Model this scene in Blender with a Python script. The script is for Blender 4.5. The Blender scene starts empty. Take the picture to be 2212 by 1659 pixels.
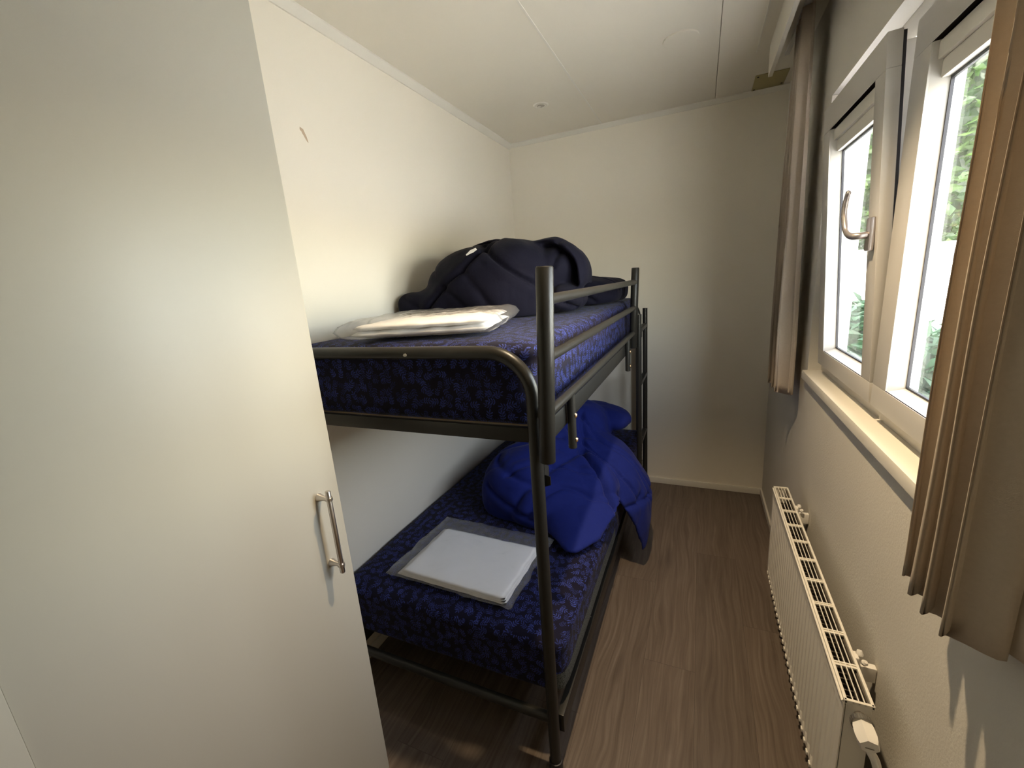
import bpy, bmesh, math, random
import numpy as np
from mathutils import Vector, Matrix, noise
random.seed(7); rng = np.random.RandomState(7)
SC = bpy.context.scene
COL = SC.collection
R = math.radians
# ------------------------------------------------------------------ camera
cam = bpy.data.cameras.new('camera'); camo = bpy.data.objects.new('camera', cam); COL.objects.link(camo)
cam.sensor_width = 36.0; cam.lens = 915.92 / 2212 * 36.0; cam.clip_start = 0.02; cam.clip_end = 200
cr = Vector((0.91549192, 0.39564189, -0.07308931)); cu = Vector((-0.02667276, 0.24094494, 0.9701722)); cf = Vector((-0.40145126, 0.88623531, -0.23113601))
camo.matrix_world = Matrix(((cr.x, cu.x, -cf.x, 1.23473984), (cr.y, cu.y, -cf.y, -2.96993135), (cr.z, cu.z, -cf.z, 1.47871544), (0, 0, 0, 1)))
SC.camera = camo
# ------------------------------------------------------------------ world, sun, exposure
w = bpy.data.worlds.new('sky_world'); SC.world = w; w.use_nodes = True
nt = w.node_tree; nt.nodes.clear()
sky = nt.nodes.new('ShaderNodeTexSky'); sky.sky_type = 'NISHITA'; sky.sun_elevation = R(42); sky.sun_rotation = R(250); sky.sun_disc = False
bg = nt.nodes.new('ShaderNodeBackground'); bg.inputs[1].default_value = 1.75
wo = nt.nodes.new('ShaderNodeOutputWorld'); hs = nt.nodes.new('ShaderNodeHueSaturation'); hs.inputs['Saturation'].default_value = .6; nt.links.new(sky.outputs[0], hs.inputs['Color'])
mt = nt.nodes.new('ShaderNodeMix'); mt.data_type = 'RGBA'; mt.blend_type = 'MULTIPLY'; mt.inputs[0].default_value = 1; mt.inputs[7].default_value = (1, .875, .785, 1)
nt.links.new(hs.outputs[0], mt.inputs[6]); nt.links.new(mt.outputs[2], bg.inputs[0]); nt.links.new(bg.outputs[0], wo.inputs[0])
sun = bpy.data.lights.new('sun', 'SUN'); sun.energy = 8.0; sun.angle = R(0.6); sun.color = (1, .95, .86)
suno = bpy.data.objects.new('sun', sun); COL.objects.link(suno)
suno.rotation_euler = Vector((0.42, 0.22, -0.88)).to_track_quat('-Z', 'Y').to_euler()
SC.view_settings.view_transform = 'Standard'; SC.view_settings.look = 'None'; SC.view_settings.exposure = 1.62; SC.view_settings.gamma = 1
SC.view_settings.use_curve_mapping = False
LAMP_POWER = 38.0
pt = bpy.data.lights.new('window_portal', 'AREA'); pt.shape = 'RECTANGLE'; pt.size = 1.0; pt.size_y = 1.32; pt.cycles.is_portal = True
pto = bpy.data.objects.new('window_portal', pt); COL.objects.link(pto); pto.matrix_world = Matrix(((0, 0, 1, 1.775), (0, 1, 0, -1.62), (-1, 0, 0, 1.54), (0, 0, 0, 1)))
# ------------------------------------------------------------------ materials
def mat(name, color=(.8, .8, .8), rough=.5, metal=0.0, **kw):
    m = bpy.data.materials.new(name); m.use_nodes = True
    b = m.node_tree.nodes['Principled BSDF']
    b.inputs['Base Color'].default_value = (*color, 1); b.inputs['Roughness'].default_value = rough; b.inputs['Metallic'].default_value = metal
    for k, v in kw.items(): b.inputs[k].default_value = v
    return m
class N:
    """small node-graph helper"""
    def __init__(s, m): s.m = m; s.t = m.node_tree; s.b = s.t.nodes['Principled BSDF']
    def n(s, ty, **kw):
        x = s.t.nodes.new(ty)
        for k, v in kw.items(): setattr(x, k, v)
        return x
    def l(s, a, b): s.t.links.new(a, b)
    def put(s, sock, v):
        if hasattr(v, 'links'): s.l(v, sock)
        else: sock.default_value = v
    def math(s, op, a, b=0.0, c=0.0, clamp=False):
        x = s.n('ShaderNodeMath', operation=op); x.use_clamp = clamp
        s.put(x.inputs[0], a); s.put(x.inputs[1], b); s.put(x.inputs[2], c); return x.outputs[0]
    def vm(s, op, a, b=(0, 0, 0)):
        x = s.n('ShaderNodeVectorMath', operation=op); s.put(x.inputs[0], a); s.put(x.inputs[1], b); return x.outputs[0]
    def noise(s, vec, scale, detail=2.0, rough=.5):
        x = s.n('ShaderNodeTexNoise'); x.inputs['Scale'].default_value = scale; x.inputs['Detail'].default_value = detail
        x.inputs['Roughness'].default_value = rough; s.l(vec, x.inputs['Vector']); return x.outputs['Fac']
    def mix(s, f, a, b):
        x = s.n('ShaderNodeMix', data_type='RGBA'); s.put(x.inputs[0], f)
        s.put(x.inputs[6], a if hasattr(a, 'links') else (*a, 1)); s.put(x.inputs[7], b if hasattr(b, 'links') else (*b, 1)); return x.outputs[2]
    def ramp(s, f, stops):
        x = s.n('ShaderNodeValToRGB'); s.l(f, x.inputs[0]); e = x.color_ramp.elements
        while len(e) < len(stops): e.new(.5)
        for i, (p, c) in enumerate(stops): e[i].position = p; e[i].color = (*c, 1)
        return x.outputs[0]
    def bump(s, h, strength=.2, dist=.01):
        x = s.n('ShaderNodeBump'); x.inputs['Strength'].default_value = strength; x.inputs['Distance'].default_value = dist
        s.l(h, x.inputs['Height']); s.l(x.outputs[0], s.b.inputs['Normal'])
    def obj(s): return s.n('ShaderNodeTexCoord').outputs['Object']
    def mapping(s, vec, scale=(1, 1, 1), rot=(0, 0, 0)):
        x = s.n('ShaderNodeMapping'); s.l(vec, x.inputs[0]); x.inputs['Scale'].default_value = scale; x.inputs['Rotation'].default_value = rot; return x.outputs[0]

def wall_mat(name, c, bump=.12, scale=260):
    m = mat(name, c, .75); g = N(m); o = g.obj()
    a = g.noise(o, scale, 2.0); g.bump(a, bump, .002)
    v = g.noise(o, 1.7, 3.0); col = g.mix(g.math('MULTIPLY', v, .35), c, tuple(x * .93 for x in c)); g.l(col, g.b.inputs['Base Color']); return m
M = {}
M['wall'] = wall_mat('wall_paint_cream', (.85, .80, .69))
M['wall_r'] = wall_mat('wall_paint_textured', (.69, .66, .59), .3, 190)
M['ceil'] = wall_mat('ceiling_panel_paint', (.81, .765, .665), .03)
M['trim'] = mat('trim_paint', (.78, .75, .67), .45)
M['upvc'] = mat('window_plastic', (.60, .58, .54), .3)
M['gasket'] = mat('rubber_gasket', (.012, .010, .014), .5)
M['hard'] = mat('window_hardware', (.33, .33, .27), .4, .6)
M['ward'] = wall_mat('wardrobe_laminate', (.49, .47, .40), .02, 500)
M['ward'].node_tree.nodes['Principled BSDF'].inputs['Roughness'].default_value = .42
M['steel'] = mat('brushed_steel', (.62, .58, .54), .28, 1.0)
M['alu'] = mat('handle_aluminium', (.42, .38, .36), .38, .9)
M['brass'] = mat('screw_brass', (.85, .62, .36), .25, 1.0)
M['rad'] = mat('radiator_enamel', (.78, .75, .68), .32)
M['radin'] = mat('radiator_convector', (.09, .075, .06), .6)
M['valve'] = mat('valve_white', (.82, .80, .76), .3)
M['ring'] = mat('valve_ring', (.22, .21, .19), .4, .7)
M['patch'] = mat('bare_patch', (.42, .36, .17), .7)
M['dark'] = mat('dark_void', (.02, .02, .02), .8)
M['tag'] = mat('care_label', (.60, .57, .52), .8)
M['slat'] = mat('bed_slat_wood', (.35, .27, .18), .6)
# black powder-coated tube
m = M['metal'] = mat('black_bed_metal', (.010, .0095, .008), .36); g = N(m); o = g.obj()
g.bump(g.noise(o, 900, 1.0), .12, .0006); g.b.inputs['Specular IOR Level'].default_value = .35
chip = g.math('GREATER_THAN', g.noise(o, 42, 4.0), .757); g.l(g.mix(chip, (.020, .019, .016), (.55, .53, .47)), g.b.inputs['Base Color'])
# floor planks running along Y
m = M['floor'] = mat('floor_vinyl_planks', (.2, .15, .11), .42); g = N(m); o = g.obj()
sx = g.n('ShaderNodeSeparateXYZ'); g.l(o, sx.inputs[0]); X, Y = sx.outputs[0], sx.outputs[1]
px = g.math('DIVIDE', g.math('ADD', X, .035), .184); ix = g.math('FLOOR', px); fx = g.math('FRACT', px)
sh = g.math('FRACT', g.math('MULTIPLY', ix, .377)); py = g.math('ADD', g.math('DIVIDE', Y, 1.22), sh); iy = g.math('FLOOR', py); fy = g.math('FRACT', py)
cv = g.n('ShaderNodeCombineXYZ'); g.l(ix, cv.inputs[0]); g.l(iy, cv.inputs[1])
wn = g.n('ShaderNodeTexWhiteNoise'); g.l(cv.outputs[0], wn.inputs['Vector']); pid = wn.outputs['Value']
off = g.n('ShaderNodeCombineXYZ'); g.l(g.math('MULTIPLY', pid, 31.0), off.inputs[2]); pv = g.vm('ADD', o, off.outputs[0])
warp = g.noise(g.mapping(pv, (3, .8, 1)), 2.2, 2.0)
wv = g.n('ShaderNodeCombineXYZ'); g.l(g.math('MULTIPLY', warp, .10), wv.inputs[0]); pw = g.vm('ADD', pv, wv.outputs[0])
grain = g.noise(g.mapping(pw, (60, 1.6, 1)), 1.6, 5.0, .6); fine = g.noise(g.mapping(pw, (230, 5, 1)), 1.0, 3.0)
knot = g.noise(g.mapping(pw, (9, 2.2, 1)), 1.3, 2.0)
c1 = g.ramp(grain, [(.28, (.092, .068, .051)), (.5, (.142, .110, .086)), (.72, (.20, .162, .132))])
c2 = g.mix(g.math('MULTIPLY', fine, .45), c1, (.10, .074, .054))
c3 = g.mix(g.math('MULTIPLY', g.math('SUBTRACT', knot, .60, clamp=True), 3.0, clamp=True), c2, (.05, .036, .026))
tone = g.math('ADD', .92, g.math('MULTIPLY', pid, .16)); hsv = g.n('ShaderNodeHueSaturation'); g.l(tone, hsv.inputs['Value']); g.l(c3, hsv.inputs['Color'])
seam = g.math('MAXIMUM', g.math('LESS_THAN', fx, .006), g.math('LESS_THAN', fy, .001)); cfin = g.mix(seam, hsv.outputs[0], (.06, .045, .034)); g.l(cfin, g.b.inputs['Base Color'])
g.bump(g.math('SUBTRACT', fine, g.math('MULTIPLY', seam, 2.0)), .12, .002)
# leaf-sprig mattress fabric, on a UV map in metres
m = M['sprig'] = mat('leaf_print_cotton', (.01, .01, .05), .85); g = N(m); g.b.inputs['Specular IOR Level'].default_value = .2
uv = g.n('ShaderNodeUVMap').outputs[0]
def sprig_layer(offset, cell):
    p = g.vm('ADD', uv, offset)
    v = g.n('ShaderNodeTexVoronoi', voronoi_dimensions='2D'); v.inputs['Scale'].default_value = 1 / cell; v.inputs['Randomness'].default_value = .75; g.l(p, v.inputs['Vector'])
    d = g.vm('SUBTRACT', p, v.outputs['Position']); s1 = g.n('ShaderNodeSeparateXYZ'); g.l(d, s1.inputs[0])
    sc = g.n('ShaderNodeSeparateColor'); g.l(v.outputs['Color'], sc.inputs[0]); ang = g.math('MULTIPLY', sc.outputs[0], 6.283)
    ca, sa = g.math('COSINE', ang), g.math('SINE', ang)
    lx = g.math('ADD', g.math('MULTIPLY', s1.outputs[0], ca), g.math('MULTIPLY', s1.outputs[1], sa))
    ly = g.math('SUBTRACT', g.math('MULTIPLY', s1.outputs[1], ca), g.math('MULTIPLY', s1.outputs[0], sa))
    tot = None
    k = cell / .034
    for (cx, cy, a) in [(.0105, 0, 0), (.005, .0052, 50), (.005, -.0052, -50), (-.003, .0052, 55), (-.003, -.0052, -55), (-.010, .0043, 58), (-.010, -.0043, -58)]:
        c, s = math.cos(R(a)), math.sin(R(a)); tx = g.math('SUBTRACT', lx, cx * k); ty = g.math('SUBTRACT', ly, cy * k)
        ex = g.math('ADD', g.math('MULTIPLY', tx, c / (.0049 * k)), g.math('MULTIPLY', ty, s / (.0049 * k)))
        ey = g.math('SUBTRACT', g.math('MULTIPLY', ty, c / (.00155 * k)), g.math('MULTIPLY', tx, s / (.00155 * k)))
        r2 = g.math('ADD', g.math('MULTIPLY', ex, ex), g.math('MULTIPLY', ey, ey)); f = g.math('LESS_THAN', r2, 1.0)
        tot = f if tot is None else g.math('MAXIMUM', tot, f)
    stem = g.math('MULTIPLY', g.math('LESS_THAN', g.math('ABSOLUTE', ly), .0005 * k), g.math('LESS_THAN', g.math('ABSOLUTE', lx), .012 * k))
    return g.math('MULTIPLY', g.math('MAXIMUM', tot, stem), g.math('ADD', .45, g.math('MULTIPLY', sc.outputs[1], .55)))
L = g.math('MAXIMUM', sprig_layer((0, 0, 0), .036), g.math('MULTIPLY', sprig_layer((.517, .233, 0), .030), .7))
SPR = (g.mix(L, (.0045, .0035, .015), (.038, .055, .25))); g.l(SPR, g.b.inputs['Base Color'])
g.b.inputs['Sheen Weight'].default_value = .04; g.b.inputs['Sheen Roughness'].default_value = .5
wv2 = g.n('ShaderNodeTexNoise'); wv2.inputs['Scale'].default_value = 900; g.l(uv, wv2.inputs['Vector']); g.bump(wv2.outputs[0], .1, .0006)
M['mesh'] = mat('mattress_border_fabric', (.045, .05, .05), .85); g = N(M['mesh']); o = g.obj(); vv = g.n('ShaderNodeTexVoronoi'); vv.inputs['Scale'].default_value = 220; g.l(o, vv.inputs['Vector'])
g.l(g.ramp(vv.outputs['Distance'], [(.2, (.02, .022, .022)), (.6, (.10, .11, .10))]), g.b.inputs['Base Color'])
def cloth_mat(name, c, sheen=.3):
    m = mat(name, c, .85); g = N(m); o = g.obj(); g.b.inputs['Specular IOR Level'].default_value = .18; g.b.inputs['Sheen Weight'].default_value = sheen; g.b.inputs['Sheen Roughness'].default_value = .45
    a = g.noise(o, 55, 4.0, .55); b = g.noise(g.mapping(o, (1, 1, .35), (0, R(30), 0)), 18, 3.0)
    g.bump(g.math('ADD', g.math('MULTIPLY', a, .25), b), .35, .008); return m
M['duvet_navy'] = cloth_mat('duvet_navy', (.0040, .0039, .0125), .02)
M['duvet_blue'] = cloth_mat('duvet_royal_blue', (.008, .016, .14), .05)
m = M['curtain'] = mat('curtain_linen', (.44, .36, .27), .85); g = N(m); o = g.obj()
a = g.noise(g.mapping(o, (1, 1, 3)), 500, 2.0); b = g.noise(o, 160, 3.0)
g.l(g.mix(g.math('MULTIPLY', b, .7), (.60, .52, .425), (.46, .39, .31)), g.b.inputs['Base Color']); g.bump(a, .25, .001)
tr = g.n('ShaderNodeBsdfTranslucent'); tr.inputs[0].default_value = (.5, .38, .25, 1); mx = g.n('ShaderNodeMixShader'); mx.inputs[0].default_value = .22
outn = g.t.nodes['Material Output']; g.l(g.b.outputs[0], mx.inputs[1]); g.l(tr.outputs[0], mx.inputs[2]); g.l(mx.outputs[0], outn.inputs[0])
m = M['linen'] = mat('white_linen', (.90, .89, .88), .8); g = N(m); o = g.obj(); g.bump(g.noise(o, 30, 3.0), .3, .006)
def film(name, tint, gl_rough, base):
    m = mat(name); g = N(m); t = g.n('ShaderNodeBsdfTransparent'); t.inputs[0].default_value = (*tint, 1)
    gl = g.n('ShaderNodeBsdfGlossy'); gl.inputs['Roughness'].default_value = gl_rough
    ge = g.n('ShaderNodeNewGeometry'); dt = g.n('ShaderNodeVectorMath', operation='DOT_PRODUCT'); fr = dt; g.l(ge.outputs['Normal'], dt.inputs[0]); g.l(ge.outputs['Incoming'], dt.inputs[1])
    k5 = g.math('POWER', g.math('SUBTRACT', 1.0, g.math('ABSOLUTE', dt.outputs['Value']), clamp=True), 5.0); f = g.math('ADD', g.math('MULTIPLY', k5, .96), .04 + base, clamp=True)
    mx = g.n('ShaderNodeMixShader'); g.l(f, mx.inputs[0]); g.l(t.outputs[0], mx.inputs[1]); g.l(gl.outputs[0], mx.inputs[2]); g.l(mx.outputs[0], g.t.nodes['Material Output'].inputs[0])
    return m, g, fr, gl
M['glass'] = film('window_glass', (.96, .985, .97), .0, 0.0)[0]
m, g, fr, gl = film('polythene_film', (.99, .99, .99), .14, .0); M['film'] = m
bp_ = g.n('ShaderNodeBump'); bp_.inputs['Strength'].default_value = .35; bp_.inputs['Distance'].default_value = .004
o = g.obj(); vo = g.n('ShaderNodeTexVoronoi', feature='DISTANCE_TO_EDGE'); vo.inputs['Scale'].default_value = 16; g.l(g.vm('ADD', o, g.vm('SCALE', g.n('ShaderNodeTexNoise').outputs['Color'])), vo.inputs['Vector'])
g.l(g.math('ADD', g.noise(o, 22, 3.0), g.math('MULTIPLY', vo.outputs['Distance'], .8)), bp_.inputs['Height']); g.l(bp_.outputs[0], fr.inputs[0]); g.l(bp_.outputs[0], gl.inputs['Normal'])
df = g.n('ShaderNodeBsdfTranslucent'); df.inputs[0].default_value = (.9, .9, .9, 1); df2 = g.n('ShaderNodeBsdfDiffuse'); df2.inputs[0].default_value = (.9, .9, .9, 1)
a1 = g.n('ShaderNodeMixShader'); a1.inputs[0].default_value = .6; g.l(df.outputs[0], a1.inputs[1]); g.l(df2.outputs[0], a1.inputs[2])
a2 = g.n('ShaderNodeMixShader'); a2.inputs[0].default_value = .10; on = g.t.nodes['Material Output']; old = on.inputs[0].links[0].from_socket
g.l(old, a2.inputs[1]); g.l(a1.outputs[0], a2.inputs[2]); g.l(a2.outputs[0], on.inputs[0])
def leaf_mat(name, a, b, tl=.35):
    m = mat(name, a, .45); g = N(m); oi = g.n('ShaderNodeObjectInfo'); geo = g.n('ShaderNodeNewGeometry')
    c = g.mix(geo.outputs['Random Per Island'], a, b); g.l(c, g.b.inputs['Base Color'])
    tr = g.n('ShaderNodeBsdfTranslucent'); g.l(c, tr.inputs[0]); mx = g.n('ShaderNodeMixShader'); mx.inputs[0].default_value = tl
    g.l(g.b.outputs[0], mx.inputs[1]); g.l(tr.outputs[0], mx.inputs[2]); g.l(mx.outputs[0], g.t.nodes['Material Output'].inputs[0]); return m
M['leaf_laurel'] = leaf_mat('laurel_leaf', (.012, .045, .018), (.04, .10, .05))
M['leaf_tree'] = leaf_mat('tree_leaf', (.012, .040, .006), (.05, .10, .016))
M['leaf_hedge'] = leaf_mat('hedge_leaf', (.05, .08, .012), (.12, .15, .035))
M['bark'] = mat('bark', (.12, .09, .06), .9)
M['paving'] = wall_mat('pale_paving', (.75, .73, .69), .2, 40)
M['van'] = mat('van_white', (.85, .85, .86), .3); M['vanglass'] = mat('van_glass', (.05, .06, .08), .1)
M['siding'] = wall_mat('outside_render', (.8, .79, .75), .1)

# ------------------------------------------------------------------ geometry helpers
def tag(o, label=None, cat=None, group=None, kind=None):
    if label: o['label'] = label
    if cat: o['category'] = cat
    if group: o['group'] = group
    if kind: o['kind'] = kind
    return o
def empty(name, loc, parent=None):
    o = bpy.data.objects.new(name, None); o.empty_display_size = .1; COL.objects.link(o); o.location = loc
    if parent: par(o, parent)
    return o
def wm(o):
    if o.parent: return wm(o.parent) @ o.matrix_parent_inverse @ o.matrix_basis
    return o.matrix_basis.copy()
def par(o, p): o.parent = p; o.matrix_parent_inverse = wm(p).inverted()
class MB:
    def __init__(s): s.bm = bmesh.new()
    def box(s, x0, x1, y0, y1, z0, z1, bev=0, mtx=None):
        r = bmesh.ops.create_cube(s.bm, size=1.0); vs = r['verts']
        for v in vs: v.co = Vector(((x0 + x1) / 2 + v.co.x * (x1 - x0), (y0 + y1) / 2 + v.co.y * (y1 - y0), (z0 + z1) / 2 + v.co.z * (z1 - z0)))
        if bev:
            es = list({e for v in vs for e in v.link_edges}); b = bmesh.ops.bevel(s.bm, geom=es, offset=bev, segments=2, affect='EDGES', profile=.6)
            vs = list({v for f in b['faces'] for v in f.verts} | {v for v in vs if v.is_valid})
        if mtx:
            for v in vs: v.co = mtx @ v.co
        return vs
    def tube(s, pts, r, seg=20, cap=True, closed=False):
        pts = [Vector(p) for p in pts]; n = len(pts); rr = r if hasattr(r, '__len__') else [r] * n
        rings = []; t0 = None; nrm = None
        for i, p in enumerate(pts):
            a = pts[i - 1] if (i > 0 or closed) else p; b = pts[(i + 1) % n] if (i < n - 1 or closed) else p
            t = (b - a).normalized()
            if nrm is None:
                nrm = t.orthogonal().normalized()
            else:
                ax = t0.cross(t)
                if ax.length > 1e-7: nrm = Matrix.Rotation(t0.angle(t), 3, ax.normalized()) @ nrm
                nrm = (nrm - t * nrm.dot(t)).normalized()
            t0 = t; bn = t.cross(nrm)
            rings.append([s.bm.verts.new(p + (nrm * math.cos(2 * math.pi * k / seg) + bn * math.sin(2 * math.pi * k / seg)) * rr[i]) for k in range(seg)])
        for i in range(n if closed else n - 1):
            A, B = rings[i], rings[(i + 1) % n]
            for k in range(seg): s.bm.faces.new((A[k], A[(k + 1) % seg], B[(k + 1) % seg], B[k]))
        if cap and not closed: s.bm.faces.new(rings[0][::-1]); s.bm.faces.new(rings[-1])
    def lathe(s, prof, o, axis=(0, 0, 1), seg=32):
        """prof: list of (radius, height along axis)"""
        ax = Vector(axis).normalized(); u = ax.orthogonal().normalized(); v = ax.cross(u); o = Vector(o); rings = []
        for r, h in prof: rings.append([s.bm.verts.new(o + ax * h + (u * math.cos(2 * math.pi * k / seg) + v * math.sin(2 * math.pi * k / seg)) * max(r, 1e-5)) for k in range(seg)])
        for A, B in zip(rings, rings[1:]):
            for k in range(seg): s.bm.faces.new((A[k], A[(k + 1) % seg], B[(k + 1) % seg], B[k]))
        s.bm.faces.new(rings[0][::-1]); s.bm.faces.new(rings[-1])
    def poly(s, pts, ext):
        a = [s.bm.verts.new(p) for p in pts]; b = [s.bm.verts.new(Vector(p) + Vector(ext)) for p in pts]; n = len(pts)
        s.bm.faces.new(a[::-1]); s.bm.faces.new(b)
        for i in range(n): s.bm.faces.new((a[i], a[(i + 1) % n], b[(i + 1) % n], b[i]))
    def build(s, name, m, parent=None, smooth=None, uv=False):
        bmesh.ops.remove_doubles(s.bm, verts=s.bm.verts, dist=1e-6)
        bmesh.ops.recalc_face_normals(s.bm, faces=s.bm.faces)
        me = bpy.data.meshes.new(name); s.bm.to_mesh(me); s.bm.free()
        return finish(me, name, m, parent, smooth, uv)
def finish(me, name, m, parent=None, smooth=None, uv=False):
    if smooth is not None:
        me.polygons.foreach_set('use_smooth', [True] * len(me.polygons))
        if smooth < 180: me.set_sharp_from_angle(angle=R(smooth))
    for mm in (m if isinstance(m, (list, tuple)) else [m]): me.materials.append(M[mm] if isinstance(mm, str) else mm)
    if uv: box_uv(me)
    o = bpy.data.objects.new(name, me); COL.objects.link(o)
    if parent: par(o, parent)
    return o
def box_uv(me):
    l = me.uv_layers.new(name='UVMap')
    for p in me.polygons:
        n = p.normal; a = max(range(3), key=lambda i: abs(n[i]))
        for li in p.loop_indices:
            c = me.vertices[me.loops[li].vertex_index].co
            l.data[li].uv = (c.y, c.z) if a == 0 else ((c.x, c.z) if a == 1 else (c.x, c.y))
def box(name, m, x0, x1, y0, y1, z0, z1, bev=0, parent=None, **t):
    b = MB(); b.box(x0, x1, y0, y1, z0, z1, bev); o = b.build(name, m, parent, 40 if bev else None)
    return tag(o, **t)
def S(o): return tag(o, kind='structure')
def arc(c, r, a0, a1, n, u, v):
    c, u, v = Vector(c), Vector(u), Vector(v)
    return [c + u * r * math.cos(a0 + (a1 - a0) * i / n) + v * r * math.sin(a0 + (a1 - a0) * i / n) for i in range(n + 1)]

# ------------------------------------------------------------------ room shell
W, H, YB = 1.64, 2.40, -3.75
WO = 1.735
S(box('floor', 'floor', -.12, 1.735, YB - .1, .12, -.08, 0))
S(box('wall_left', 'wall', -.12, 0, YB, 0, 0, H + .1))
S(box('wall_far', 'wall', -.12, 1.735, 0, .12, 0, H + .1))
S(box('wall_near', 'wall', -.12, 1.735, YB - .1, YB, 0, H + .1))
WY0, WY1, WZ0, WZ1 = -2.28, -.96, 1.05, 2.035
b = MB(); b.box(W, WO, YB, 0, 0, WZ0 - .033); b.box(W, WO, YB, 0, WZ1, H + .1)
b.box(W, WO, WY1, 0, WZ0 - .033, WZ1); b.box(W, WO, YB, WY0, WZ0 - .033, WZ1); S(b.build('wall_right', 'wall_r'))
# ceiling of panels with shallow grooves between them
b = MB(); xs = [0, .641, 1.28, W + .2]
for a, c in zip(xs, xs[1:]): b.box(a + (.0012 if a else -.12), c - .0012, YB - .1, .12, H, H + .02)
b.box(-.12, WO, YB - .1, .12, H + .012, H + .14); S(b.build('ceiling', 'ceil'))
b = MB(); b.box(.6385, .6475, YB, -.005, H - .0016, H + .004, .0008); S(b.build('trim_1', 'trim'))
b = MB(); b.poly([(0, 0, H), (.026, 0, H), (.026, 0, H - .006), (.006, 0, H - .030), (0, 0, H - .030)], (0, YB, 0)); S(b.build('trim_2', 'trim'))
b = MB(); b.poly([(0, 0, H), (0, -.022, H), (0, -.022, H - .006), (0, -.006, H - .024), (0, 0, H - .024)], (W, 0, 0)); S(b.build('trim_3', 'trim'))
S(box('baseboard_far', 'trim', 0, W, -.011, 0, 0, .042, .003)); S(box('baseboard_right', 'trim', W - .011, W, YB, -.011, 0, .042, .003))
S(box('baseboard_left', 'trim', 0, .011, YB, -.011, 0, .042, .003))
# boards on the ceiling in front of the curtain track
b = MB(); b.box(1.483, 1.499, YB, -.53, 2.279, H, .001); S(b.build('trim_4', 'trim'))
b = MB(); b.box(1.434, 1.4395, YB, -.50, H - .004, H + .002); S(b.build('trim_5', 'trim'))
b = MB(); b.box(1.556, 1.574, YB, -.42, H - .014, H, .002); t = b.build('curtain_track', 'upvc'); tag(t, 'slim white curtain track fixed to the ceiling behind the board by the window', 'curtain track')
t = box('bare_ceiling_patch', 'patch', 1.459, 1.607, -.225, -.012, H - .0035, H, .001, label='yellowish bare rectangle on the ceiling at the far end of the curtain track', cat='patch')
for p in ((1.472, -.205), (1.470, -.035), (1.595, -.05)):
    b = MB(); b.lathe([(.005, 0), (.005, .0012)], (p[0], p[1], H - .0048)); b.build('screw_hole', 'dark', t)

# ------------------------------------------------------------------ window
win = S(empty('window_1', (1.72, -1.62, WZ0)))
FX0, FX1 = 1.684, 1.737
Ly0, Ly1, Ry0, Ry1 = -1.600, -1.045, -2.190, -1.612
b = MB()
b.box(FX0, FX1, WY0, WY1, WZ0, WZ0 + .058, .003); b.box(FX0, FX1, WY0, WY1, WZ1 - .062, WZ1, .003)
b.box(FX0, FX1, WY1 - .095, WY1, WZ0 + .058, WZ1 - .062, .002); b.box(FX0, FX1, WY0, WY0 + .10, WZ0 + .058, WZ1 - .062, .002)
b.box(FX0, FX1, -1.620, -1.588, WZ0 + .058, WZ1 - .062, .002)
b.build('window_frame', 'upvc', win, 40)
b = MB(); b.box(1.620, 1.742, WY0 + .0, WY1 - .0, WZ0 - .033, WZ0 - .0, .003); b.build('window_sill', 'trim', win, 40)
b = MB()
for z in (1.30, 1.60, 1.87): b.box(1.655, 1.683, -1.602, -1.594, z - .05, z + .05, .002)
b = MB(); b.box(1.690, 1.730, -1.5875, -1.584, 1.12, 1.96); 
for z in (1.22, 1.50, 1.82): b.box(1.695, 1.722, -1.584, -1.577, z - .03, z + .03, .003)
b.build('lock_strip', 'hard', win)
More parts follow.
